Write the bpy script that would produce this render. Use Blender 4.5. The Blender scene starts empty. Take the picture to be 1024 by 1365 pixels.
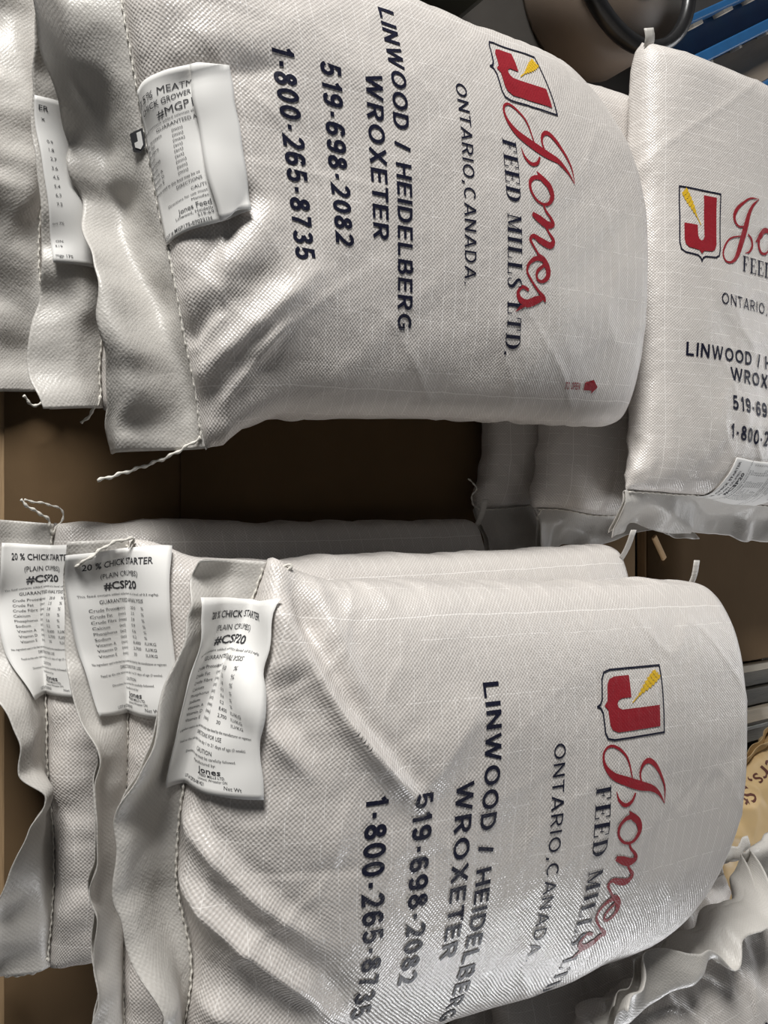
import bpy, bmesh, math, random
import numpy as np
from mathutils import Vector, Matrix

scene = bpy.context.scene
COL = scene.collection

# ------------------------------------------------------------------ camera
FPX, IW, IH = 1050.0, 1024.0, 1365.0
CAMZ, PITCH = 1.15, math.radians(57)
cd = bpy.data.cameras.new('camera')
cam = bpy.data.objects.new('camera', cd)
COL.objects.link(cam)
cd.sensor_fit = 'VERTICAL'
cd.sensor_height = 36.0
cd.lens = FPX / IH * 36.0
cd.clip_start = 0.02
FWD = Vector((0, math.cos(PITCH), -math.sin(PITCH)))
UPV = Vector((0, math.sin(PITCH), math.cos(PITCH)))
RGT = Vector((1, 0, 0))
# the phone was held sideways: picture-right is "up" in the room
m = Matrix((UPV, -RGT, -FWD)).transposed().to_4x4()
m.translation = Vector((0, 0, CAMZ))
cam.matrix_world = m
scene.camera = cam


def at(px, py, z):
    """photo pixel -> point on the horizontal plane z"""
    d = FWD + RGT * ((py - IH / 2) / FPX) + UPV * ((px - IW / 2) / FPX)
    k = (z - CAMZ) / d.z
    return Vector((d.x * k, d.y * k, z))


# ------------------------------------------------------------------ light
world = bpy.data.worlds.new('world')
scene.world = world
world.use_nodes = True
bg = world.node_tree.nodes['Background']
bg.inputs[0].default_value = (0.93, 0.96, 1.0, 1)
bg.inputs[1].default_value = 0.05


def area(name, loc, tgt, sx, sy, power, col):
    l = bpy.data.lights.new(name, 'AREA')
    l.shape = 'RECTANGLE'
    l.size, l.size_y = sx, sy
    l.energy = power
    l.color = col
    o = bpy.data.objects.new(name, l)
    COL.objects.link(o)
    o.location = loc
    o.rotation_euler = (Vector(tgt) - Vector(loc)).to_track_quat('-Z', 'Y').to_euler()
    return o


area('open_door_left_offscreen', (-3.6, -0.9, 1.95), (0.1, 0.6, 0.3), 1.2, 1.2, 265, (1.0, 0.985, 0.95))
area('window_back_offscreen', (-0.4, 6.3, 1.5), (-0.2, 0.8, 0.4), 3.4, 1.2, 80, (0.97, 0.98, 1.0))
area('window_right_offscreen', (3.8, 2.6, 1.25), (0.6, 1.0, 0.4), 1.4, 1.1, 110, (0.97, 0.98, 1.0))
vs = scene.view_settings
vs.view_transform = 'Standard'
vs.look = 'None'
vs.gamma = 1.0
vs.use_curve_mapping = False
vs.exposure = -0.08

# ------------------------------------------------------------------ node helpers


def new_mat(name):
    mt = bpy.data.materials.new(name)
    mt.use_nodes = True
    nt = mt.node_tree
    return mt, nt, nt.nodes['Principled BSDF']


def nd(nt, typ, **kw):
    n = nt.nodes.new(typ)
    for k, v in kw.items():
        setattr(n, k, v)
    return n


def mth(nt, op, a, b=None, clamp=False):
    n = nt.nodes.new('ShaderNodeMath')
    n.operation = op
    n.use_clamp = clamp
    for i, s in enumerate((a, b)):
        if s is None:
            continue
        if isinstance(s, (int, float)):
            n.inputs[i].default_value = s
        else:
            nt.links.new(s, n.inputs[i])
    return n.outputs[0]


def noise(nt, vec, scale, detail=2.0, rough=0.5):
    n = nt.nodes.new('ShaderNodeTexNoise')
    n.inputs['Scale'].default_value = scale
    n.inputs['Detail'].default_value = detail
    n.inputs['Roughness'].default_value = rough
    nt.links.new(vec, n.inputs['Vector'])
    return n.outputs['Fac']


def mixc(nt, fac, a, b):
    n = nt.nodes.new('ShaderNodeMix')
    n.data_type = 'RGBA'
    if isinstance(fac, (int, float)):
        n.inputs[0].default_value = fac
    else:
        nt.links.new(fac, n.inputs[0])
    for i, s in ((6, a), (7, b)):
        if isinstance(s, tuple):
            n.inputs[i].default_value = (*s, 1)
        else:
            nt.links.new(s, n.inputs[i])
    return n.outputs[2]


def fabric(name, base, rough=0.4, threads=1.0, weave=1.0, spec=0.5, translucent=0.0, tint=(0.62, 0.60, 0.585)):
    """woven plastic cloth; UV is in metres (across, along)"""
    mt, nt, b = new_mat(name)
    uv = nd(nt, 'ShaderNodeUVMap', uv_map='UVMap')
    wob = nt.nodes.new('ShaderNodeTexNoise')
    wob.inputs['Scale'].default_value = 22
    nt.links.new(uv.outputs[0], wob.inputs['Vector'])
    sub = nd(nt, 'ShaderNodeVectorMath', operation='MULTIPLY_ADD')
    nt.links.new(wob.outputs['Color'], sub.inputs[0])
    sub.inputs[1].default_value = (0.006, 0.006, 0)
    nt.links.new(uv.outputs[0], sub.inputs[2])
    sp = nd(nt, 'ShaderNodeSeparateXYZ')
    nt.links.new(sub.outputs[0], sp.inputs[0])
    u, v = sp.outputs[0], sp.outputs[1]
    per = 0.0046
    su = mth(nt, 'SINE', mth(nt, 'MULTIPLY', u, 2 * math.pi / per))
    sv = mth(nt, 'SINE', mth(nt, 'MULTIPLY', v, 2 * math.pi / per))
    wv = mth(nt, 'MULTIPLY_ADD', mth(nt, 'MULTIPLY', su, sv), 0.5)
    wv.node.inputs[2].default_value = 0.5

    def lines(c, period, width, other):
        f = mth(nt, 'FRACT', mth(nt, 'DIVIDE', c, period))
        d = mth(nt, 'ABSOLUTE', mth(nt, 'SUBTRACT', f, 0.5))
        return mth(nt, 'LESS_THAN', d, width / period)
    l1 = lines(v, 0.0165, 0.00042, u)
    l2 = lines(u, 0.058, 0.0004, v)
    edge = mth(nt, 'LESS_THAN', mth(nt, 'ABSOLUTE', mth(nt, 'SUBTRACT', mth(nt, 'ABSOLUTE', u), 0.226)), 0.0006)
    brk = mth(nt, 'GREATER_THAN', noise(nt, uv.outputs[0], 60, 2), 0.46)
    ln = mth(nt, 'MULTIPLY', mth(nt, 'MAXIMUM', l1, l2), brk)
    ln = mth(nt, 'MULTIPLY', mth(nt, 'MAXIMUM', ln, edge), threads)
    big = noise(nt, uv.outputs[0], 5, 3)
    c0 = mixc(nt, mth(nt, 'MULTIPLY', wv, 1.0 * weave), base, tuple(x * t / 0.8 for x, t in zip(base, tint)))
    c1 = mixc(nt, mth(nt, 'MULTIPLY', big, 0.12), c0, tuple(x * y for x, y in zip(base, (0.88, 0.82, 0.75))))
    c2 = mixc(nt, mth(nt, 'MULTIPLY', ln, 0.75), c1, tuple(min(0.95, x * 1.18 + 0.05) for x in base))
    nt.links.new(c2, b.inputs['Base Color'])
    b.inputs['Roughness'].default_value = rough
    b.inputs['Specular IOR Level'].default_value = spec
    h = mth(nt, 'ADD', mth(nt, 'MULTIPLY', wv, 0.6 * weave), mth(nt, 'MULTIPLY', ln, 0.6))
    h = mth(nt, 'ADD', h, mth(nt, 'MULTIPLY', noise(nt, uv.outputs[0], 420, 1), 0.5))
    h = mth(nt, 'ADD', h, mth(nt, 'MULTIPLY', noise(nt, uv.outputs[0], 90, 3), 1.2))
    bp = nd(nt, 'ShaderNodeBump')
    bp.inputs['Strength'].default_value = 0.6
    bp.inputs['Distance'].default_value = 0.0011
    nt.links.new(h, bp.inputs['Height'])
    nt.links.new(bp.outputs[0], b.inputs['Normal'])
    if translucent > 0:
        tr = nd(nt, 'ShaderNodeBsdfTranslucent')
        tr.inputs[0].default_value = (0.95, 0.93, 0.88, 1)
        nt.links.new(bp.outputs[0], tr.inputs['Normal'])
        mx = nd(nt, 'ShaderNodeMixShader')
        mx.inputs[0].default_value = translucent
        nt.links.new(b.outputs[0], mx.inputs[1])
        nt.links.new(tr.outputs[0], mx.inputs[2])
        nt.links.new(mx.outputs[0], nt.nodes['Material Output'].inputs[0])
    return mt


def simple(name, col, rough=0.6, metal=0.0, nscale=30, namt=0.15, bump=0.0, bscale=80, spec=0.5, stretch=(1, 1, 1)):
    mt, nt, b = new_mat(name)
    tc = nd(nt, 'ShaderNodeTexCoord')
    mp = nd(nt, 'ShaderNodeMapping')
    mp.inputs['Scale'].default_value = stretch
    nt.links.new(tc.outputs['Object'], mp.inputs[0])
    f = noise(nt, mp.outputs[0], nscale, 4, 0.6)
    c = mixc(nt, f, tuple(x * (1 - namt) for x in col), tuple(min(1, x * (1 + namt)) for x in col))
    nt.links.new(c, b.inputs['Base Color'])
    b.inputs['Roughness'].default_value = rough
    b.inputs['Metallic'].default_value = metal
    b.inputs['Specular IOR Level'].default_value = spec
    if bump:
        bp = nd(nt, 'ShaderNodeBump')
        bp.inputs['Strength'].default_value = bump
        bp.inputs['Distance'].default_value = 0.002
        nt.links.new(noise(nt, mp.outputs[0], bscale, 4), bp.inputs['Height'])
        nt.links.new(bp.outputs[0], b.inputs['Normal'])
    return mt


M = {}
M['bag'] = fabric('bag_cloth', (0.72, 0.69, 0.665), rough=0.30)
M['flap'] = fabric('bag_flap_cloth', (0.70, 0.68, 0.65), rough=0.40, threads=0.2, weave=0.4, translucent=0.22)
M['navy'] = fabric('navy_ink', (0.012, 0.013, 0.03), rough=0.45, threads=0.12, weave=0.3, spec=0.15)
M['red'] = fabric('red_ink', (0.30, 0.02, 0.03), rough=0.45, threads=0.12, weave=0.3, spec=0.15)
M['yellow'] = fabric('yellow_ink', (0.72, 0.46, 0.03), rough=0.45, threads=0.1, weave=0.3, spec=0.15)
M['paper'] = simple('tag_paper', (0.80, 0.79, 0.77), 0.55, nscale=12, namt=0.03)
M['ink'] = simple('tag_ink', (0.035, 0.035, 0.04), 0.6, namt=0.05)
M['cord'] = simple('stitch_cord', (0.74, 0.71, 0.65), 0.7, nscale=300, namt=0.2, bump=0.4, bscale=900)
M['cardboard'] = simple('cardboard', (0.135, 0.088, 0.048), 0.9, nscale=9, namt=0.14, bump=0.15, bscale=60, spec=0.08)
M['wood'] = simple('pallet_wood', (0.40, 0.27, 0.15), 0.75, nscale=14, namt=0.45, bump=0.5, bscale=50, stretch=(0.6, 9, 9))
M['palewood'] = simple('pale_board', (0.66, 0.58, 0.46), 0.65, nscale=14, namt=0.18, bump=0.3, bscale=50, stretch=(9, 0.6, 9))
M['greywood'] = simple('weathered_board', (0.15, 0.14, 0.115), 0.6, nscale=14, namt=0.3, bump=0.4, bscale=50, stretch=(9, 0.6, 9))
M['concrete'] = simple('concrete', (0.035, 0.031, 0.027), 0.7, nscale=7, namt=0.35, bump=0.3, bscale=40)
M['blue'] = simple('blue_paint', (0.012, 0.085, 0.22), 0.4, nscale=18, namt=0.25, bump=0.05)
M['plywood'] = simple('plywood_deck', (0.36, 0.28, 0.20), 0.65, nscale=8, namt=0.22, stretch=(1, 9, 1))
M['black'] = simple('black_plastic', (0.012, 0.012, 0.013), 0.3, namt=0.1)
M['steel'] = simple('worn_steel', (0.5, 0.5, 0.48), 0.3, metal=1.0, nscale=40, namt=0.25)
M['drum'] = simple('brown_fibre_drum', (0.17, 0.13, 0.10), 0.5, nscale=8, namt=0.2)
M['bin'] = simple('dark_olive_plastic', (0.035, 0.036, 0.03), 0.33, nscale=10, namt=0.2)
M['kraft'] = simple('kraft_paper', (0.60, 0.43, 0.22), 0.6, nscale=10, namt=0.12, bump=0.4, bscale=25)
M['maroon'] = simple('maroon_ink', (0.10, 0.03, 0.02), 0.6, namt=0.05)
M['wall'] = simple('painted_block_wall', (0.30, 0.29, 0.28), 0.8, nscale=3, namt=0.1)
M['splinter'] = simple('fresh_wood', (0.66, 0.43, 0.22), 0.7, nscale=40, namt=0.2)

# ------------------------------------------------------------------ mesh helpers


def tag_obj(o, label=None, cat=None, group=None, kind=None):
    if label:
        o['label'] = label
    if cat:
        o['category'] = cat
    if group:
        o['group'] = group
    if kind:
        o['kind'] = kind
    return o


def empty(name, loc, rz=0.0):
    o = bpy.data.objects.new(name, None)
    COL.objects.link(o)
    o.empty_display_size = 0.05
    o.location = loc
    o.rotation_euler = (0, 0, rz)
    return o


def mesh_obj(name, verts, faces, mat, parent=None, smooth=True, uv=None):
    me = bpy.data.meshes.new(name)
    me.from_pydata([tuple(v) for v in verts], [], [tuple(f) for f in faces])
    if uv is not None:
        lay = me.uv_layers.new(name='UVMap')
        idx = np.empty(len(me.loops), dtype=np.int32)
        me.loops.foreach_get('vertex_index', idx)
        lay.data.foreach_set('uv', np.asarray(uv, dtype=np.float32)[idx].ravel())
    me.materials.append(mat)
    if smooth:
        me.polygons.foreach_set('use_smooth', [True] * len(me.polygons))
    me.update()
    o = bpy.data.objects.new(name, me)
    COL.objects.link(o)
    o.parent = parent
    return o


def grid_obj(name, P, mat, parent=None, uv=None, closed=False, thick=0.0):
    """P: (R,C,3) grid of points"""
    R, C = P.shape[:2]
    cc = C if closed else C - 1
    r = np.arange(R - 1)[:, None]
    c = np.arange(cc)[None, :]
    c2 = (c + 1) % C
    F = np.stack([(r * C + c) + 0 * c2, r * C + c2, (r + 1) * C + c2, (r + 1) * C + c], -1).reshape(-1, 4)
    me = bpy.data.meshes.new(name)
    nv, nf = R * C, len(F)
    me.vertices.add(nv)
    me.vertices.foreach_set('co', np.ascontiguousarray(P, dtype=np.float32).ravel())
    me.loops.add(nf * 4)
    me.loops.foreach_set('vertex_index', F.astype(np.int32).ravel())
    me.polygons.add(nf)
    me.polygons.foreach_set('loop_start', np.arange(nf, dtype=np.int32) * 4)
    me.update(calc_edges=True)
    me.polygons.foreach_set('use_smooth', np.ones(nf, dtype=bool))
    if uv is not None:
        lay = me.uv_layers.new(name='UVMap')
        lay.data.foreach_set('uv', np.asarray(uv, dtype=np.float32).reshape(-1, 2)[F.ravel()].ravel())
    me.materials.append(mat)
    me.validate()
    o = bpy.data.objects.new(name, me)
    COL.objects.link(o)
    o.parent = parent
    if thick:
        md = o.modifiers.new('thickness', 'SOLIDIFY')
        md.thickness = thick
        md.offset = 0
    return o


def box_data(x0, x1, y0, y1, z0, z1):
    v = [(x, y, z) for z in (z0, z1) for y in (y0, y1) for x in (x0, x1)]
    f = [(0, 2, 3, 1), (4, 5, 7, 6), (0, 1, 5, 4), (2, 6, 7, 3), (0, 4, 6, 2), (1, 3, 7, 5)]
    return v, f


def box(name, x0, x1, y0, y1, z0, z1, mat, parent=None, bevel=0.002):
    v, f = box_data(x0, x1, y0, y1, z0, z1)
    o = mesh_obj(name, v, f, mat, parent, smooth=False)
    if bevel:
        md = o.modifiers.new('bevel', 'BEVEL')
        md.width = bevel
        md.segments = 2
    return o


def catmull(pts, n):
    P = np.asarray(pts, float)
    P = np.vstack([2 * P[0] - P[1], P, 2 * P[-1] - P[-2]])
    out = []
    for i in range(1, len(P) - 2):
        t = np.linspace(0, 1, n, endpoint=False)[:, None]
        a, b, c, d = P[i - 1], P[i], P[i + 1], P[i + 2]
        out.append(0.5 * (2 * b + (c - a) * t + (2 * a - 5 * b + 4 * c - d) * t ** 2 + (3 * b - a - 3 * c + d) * t ** 3))
    out.append(P[-2][None])
    return np.vstack(out)


def tube(name, pts, rad, mat, parent=None, seg=7, n=6, bead=0.0, beadlen=0.006):
    C = catmull(pts, n)
    L = np.concatenate([[0], np.cumsum(np.linalg.norm(np.diff(C, axis=0), axis=1))])
    if bead:
        k = max(8, int(L[-1] / beadlen * 5))
        s = np.linspace(0, L[-1], k)
        C = np.stack([np.interp(s, L, C[:, i]) for i in range(3)], -1)
        L = s
    T = np.gradient(C, axis=0)
    T /= np.linalg.norm(T, axis=1)[:, None] + 1e-9
    up = np.array([0.13, 0.21, 0.97])
    A = np.cross(T, up)
    A /= np.linalg.norm(A, axis=1)[:, None] + 1e-9
    B = np.cross(T, A)
    th = np.linspace(0, 2 * math.pi, seg, endpoint=False)
    r = rad * (1 + bead * np.sin(L / beadlen * 2 * math.pi))
    off = np.zeros_like(C)
    if bead:
        off = A * (0.5 * rad * np.cos(L / beadlen * math.pi))[:, None]
    P = (C + off)[:, None, :] + r[:, None, None] * (np.cos(th)[None, :, None] * A[:, None, :] + np.sin(th)[None, :, None] * B[:, None, :])
    # close ends
    P = np.concatenate([np.repeat(C[:1][:, None], seg, 1), P, np.repeat(C[-1:][:, None], seg, 1)], 0)
    return grid_obj(name, P, mat, parent, closed=True)


class Noise2:
    def __init__(self, seed):
        self.g = np.random.RandomState(seed).rand(128, 128) * 2 - 1

    def __call__(self, x, y):
        x = np.asarray(x, float)
        y = np.asarray(y, float)
        xi, yi = np.floor(x).astype(int), np.floor(y).astype(int)
        fx, fy = x - xi, y - yi
        fx = fx * fx * fx * (fx * (fx * 6 - 15) + 10)
        fy = fy * fy * fy * (fy * (fy * 6 - 15) + 10)
        g = self.g
        a, b = g[xi % 128, yi % 128], g[(xi + 1) % 128, yi % 128]
        c, d = g[xi % 128, (yi + 1) % 128], g[(xi + 1) % 128, (yi + 1) % 128]
        return (a * (1 - fx) + b * fx) * (1 - fy) + (c * (1 - fx) + d * fx) * fy


def smooth01(x):
    x = np.clip(x, 0, 1)
    return x * x * (3 - 2 * x)


# ------------------------------------------------------------------ flat print -> meshes wrapped on cloth
FLAT = {}


def cut_grid(bm, step):
    bmesh.ops.triangulate(bm, faces=bm.faces[:])
    xs = [v.co.x for v in bm.verts]
    ys = [v.co.y for v in bm.verts]
    for ax, lo, hi in ((0, min(xs), max(xs)), (1, min(ys), max(ys))):
        k = math.floor(lo / step) + 1
        while k * step < hi:
            co = Vector((0, 0, 0))
            co[ax] = k * step
            no = Vector((0, 0, 0))
            no[ax] = 1
            bmesh.ops.bisect_plane(bm, geom=bm.verts[:] + bm.edges[:] + bm.faces[:], plane_co=co, plane_no=no, dist=1e-6)
            k += 1
    bmesh.ops.triangulate(bm, faces=bm.faces[:])


def bm_arrays(bm):
    bm.verts.index_update()
    v = np.array([(w.co.x, w.co.y) for w in bm.verts])
    f = [[w.index for w in p.verts] for p in bm.faces]
    return v, f


def text_flat(s, height, width=None, bold=0.0, align='CENTER', step=0.006, spacing=1.0, res=3):
    """text as a flat mesh: cap height in metres, optionally stretched to a total width"""
    key = (s, height, width, bold, align, step, spacing)
    if key in FLAT:
        return FLAT[key]
    cu = bpy.data.curves.new('t', 'FONT')
    cu.body = s
    cu.size = 1.0
    cu.offset = bold
    cu.space_character = spacing
    cu.resolution_u = res
    o = bpy.data.objects.new('t', cu)
    COL.objects.link(o)
    dg = bpy.context.evaluated_depsgraph_get()
    me = bpy.data.meshes.new_from_object(o.evaluated_get(dg))
    bm = bmesh.new()
    bm.from_mesh(me)
    bpy.data.objects.remove(o)
    bpy.data.curves.remove(cu)
    bpy.data.meshes.remove(me)
    bmesh.ops.remove_doubles(bm, verts=bm.verts[:], dist=1e-5)
    xs = [v.co.x for v in bm.verts]
    x0, x1 = min(xs), max(xs)
    sy = height / 0.72
    sx = width / (x1 - x0) if width else sy
    for v in bm.verts:
        x = (v.co.x - x0) * sx
        if align == 'CENTER':
            x -= (x1 - x0) * sx / 2
        v.co = Vector((x, v.co.y * sy - height / 2, 0))
    cut_grid(bm, step)
    r = bm_arrays(bm)
    bm.free()
    FLAT[key] = r
    return r


def polys_flat(polys, step=0.006):
    bm = bmesh.new()
    for p in polys:
        vs_ = [bm.verts.new((x, y, 0)) for x, y in p]
        try:
            bm.faces.new(vs_)
        except ValueError:
            pass
    cut_grid(bm, step)
    r = bm_arrays(bm)
    bm.free()
    return r


def stroke_polys(pts, n=6):
    """variable-width ribbon (x,y,width) -> list of quads"""
    C = catmull(pts, n)
    T = np.gradient(C[:, :2], axis=0)
    T /= np.linalg.norm(T, axis=1)[:, None] + 1e-9
    N = np.stack([-T[:, 1], T[:, 0]], -1)
    w = np.maximum(C[:, 2], 1e-4)[:, None] / 2
    A, B = C[:, :2] + N * w, C[:, :2] - N * w
    return [[tuple(A[i]), tuple(B[i]), tuple(B[i + 1]), tuple(A[i + 1])] for i in range(len(C) - 1)]


def script_word():
    """the cursive brand word: strokes measured as (along, up, width)"""
    S = [
        [(843, 1036, 1.5), (838, 1012, 2.5), (829, 998, 3), (819, 992.5, 3), (812, 999, 3), (813, 1013, 4), (822, 1027, 7.5), (838, 1037, 10), (853, 1045, 10), (868, 1052, 7), (879, 1062, 4), (887, 1076, 0.6)],
        [(887, 1076, 0.6), (885, 1055, 2.5), (878, 1038, 4), (870, 1024, 5.5), (862, 1017, 6), (855, 1020, 4.5), (852, 1030, 3), (854, 1042, 2)],
        [(826, 1046, 0.6), (829, 1057, 3.2), (836, 1064, 4.5), (843, 1061, 4), (847, 1052, 2.5)],
        [(841, 1072, 0.6), (846, 1080, 7), (854, 1089, 8), (857, 1100, 7), (853, 1110, 4.5), (846, 1113, 3.2), (838, 1109, 3.2), (832, 1099, 3.5), (832, 1088, 4.5), (838, 1081, 5), (846, 1080, 6)],
        [(846, 1113, 2.5), (849, 1121, 3), (855, 1129, 4), (857, 1136, 6), (850, 1138, 9), (841, 1133, 9), (833, 1128, 5)],
        [(846, 1137, 2.5), (852, 1148, 3.2), (857, 1157, 5.5), (853, 1164, 8), (843, 1161, 8), (834, 1156, 5), (830, 1161, 4), (834, 1170, 3), (840, 1180, 3)],
        [(838, 1178, 3), (845, 1184, 7), (850, 1195, 8), (849, 1206, 6), (842, 1212, 3.8), (837, 1208, 3.2), (838, 1199, 4), (846, 1190, 4)],
        [(846, 1184, 5), (836, 1184, 5.5), (828, 1192, 4), (826, 1202, 3.2), (831, 1213, 3.2)],
        [(831, 1213, 3), (838, 1223, 3.5), (845, 1231, 5), (847, 1237, 3)],
        [(846, 1231, 4), (837, 1236, 9), (826, 1242, 9), (818, 1238, 7), (816, 1229, 4.5), (821, 1222, 4), (828, 1225, 4)],
        [(824, 1242, 7), (813, 1254, 0.6)],
    ]
    k = 0.254 / 262.0
    out = []
    for s in S:
        out += stroke_polys([((y - 1124) * k, (x - 845) / 0.66 * k, w * k * 1.1) for x, y, w in s])
    return out


def serif_text(s, h, width):
    """small serif capitals: stems, hairlines and serifs"""
    out = []
    x = 0.0
    W = {'F': .62, 'E': .66, 'D': .76, 'M': .95, 'I': .36, 'L': .64, 'S': .56, 'T': .66, '.': .22, ' ': .40}
    st, hl, sf = .17, .055, .07

    def R(x0, x1, y0, y1):
        out.append([(x + x0, y0), (x + x1, y0), (x + x1, y1), (x + x0, y1)])

    def stem(c, w=st, a=0.0, b=1.0):
        R(c - w / 2, c + w / 2, a, b)
        for yy in ((0, hl), (1 - hl, 1)):
            R(c - w / 2 - sf, c + w / 2 + sf, *yy)
    for ch in s:
        w = W[ch]
        if ch in 'FE':
            stem(.18)
            R(.18, w - .05, 1 - hl, 1)
            R(w - .1, w - .05, .72, 1)
            R(.18, w - .2, .5 - hl / 2, .5 + hl / 2)
            R(w - .24, w - .2, .38, .62)
            if ch == 'E':
                R(.18, w - .03, 0, hl)
                R(w - .08, w - .03, 0, .3)
        elif ch == 'L':
            stem(.18)
            R(.18, w - .03, 0, hl)
            R(w - .08, w - .03, 0, .3)
        elif ch == 'I':
            stem(w / 2)
        elif ch == 'T':
            stem(w / 2)
            R(.03, w - .03, 1 - hl, 1)
            R(.03, .08, .7, 1)
            R(w - .08, w - .03, .7, 1)
        elif ch == 'M':
            stem(.13, .06)
            stem(w - .18)
            out.append([(x + .06, 1), (x + .24, 1), (x + .52, .02), (x + .44, .02)])
            out.append([(x + w - .24, 1), (x + w - .18, 1), (x + .50, .02), (x + .46, .02)])
        elif ch == 'D':
            stem(.18)
            pts = [(.18, 1 - hl / 2, hl), (.40, .97, hl), (.60, .80, .13), (.66, .5, .18), (.60, .2, .13), (.40, .03, hl), (.18, hl / 2, hl)]
            out.extend([[(a + x, b) for a, b in q] for q in stroke_polys(pts, 4)])
        elif ch == 'S':
            pts = [(.46, .74, .05), (.42, .92, .06), (.26, .97, .06), (.12, .86, .12), (.14, .68, .15), (.28, .53, .18), (.42, .38, .16), (.45, .17, .13), (.30, .03, .06), (.13, .06, .06), (.08, .27, .05)]
            out.extend([[(a + x, b) for a, b in q] for q in stroke_polys(pts, 4)])
        elif ch == '.':
            R(.03, .18, 0, .15)
        x += w + .10
    sx = width / x
    return [[((a) * sx - width / 2, b * h - h / 2) for a, b in q] for q in out]


def arc(cx, cy, rx, ry, a0, a1, n=14):
    return [(cx + rx * math.cos(math.radians(a0 + (a1 - a0) * i / n)), cy + ry * math.sin(math.radians(a0 + (a1 - a0) * i / n))) for i in range(n + 1)]


def ribbon(pts, t, closed=False):
    """mitred ribbon of constant width"""
    P = np.array(pts, float)
    n = len(P)
    out = []
    offs = []
    for i in range(n):
        a = P[i - 1] if (i > 0 or closed) else None
        b = P[(i + 1) % n] if (i < n - 1 or closed) else None
        if a is None:
            d = (b - P[i]) / np.linalg.norm(b - P[i])
            o = np.array([-d[1], d[0]])
        elif b is None:
            d = (P[i] - a) / np.linalg.norm(P[i] - a)
            o = np.array([-d[1], d[0]])
        else:
            d1 = (P[i] - a) / np.linalg.norm(P[i] - a)
            d2 = (b - P[i]) / np.linalg.norm(b - P[i])
            n1, n2 = np.array([-d1[1], d1[0]]), np.array([-d2[1], d2[0]])
            o = n1 + n2
            o = o / max(0.35, (o @ n1))
        offs.append(o * t / 2)
    m_ = n if closed else n - 1
    for i in range(m_):
        j = (i + 1) % n
        out.append([tuple(P[i] + offs[i]), tuple(P[i] - offs[i]), tuple(P[j] - offs[j]), tuple(P[j] + offs[j])])
    return out


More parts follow.
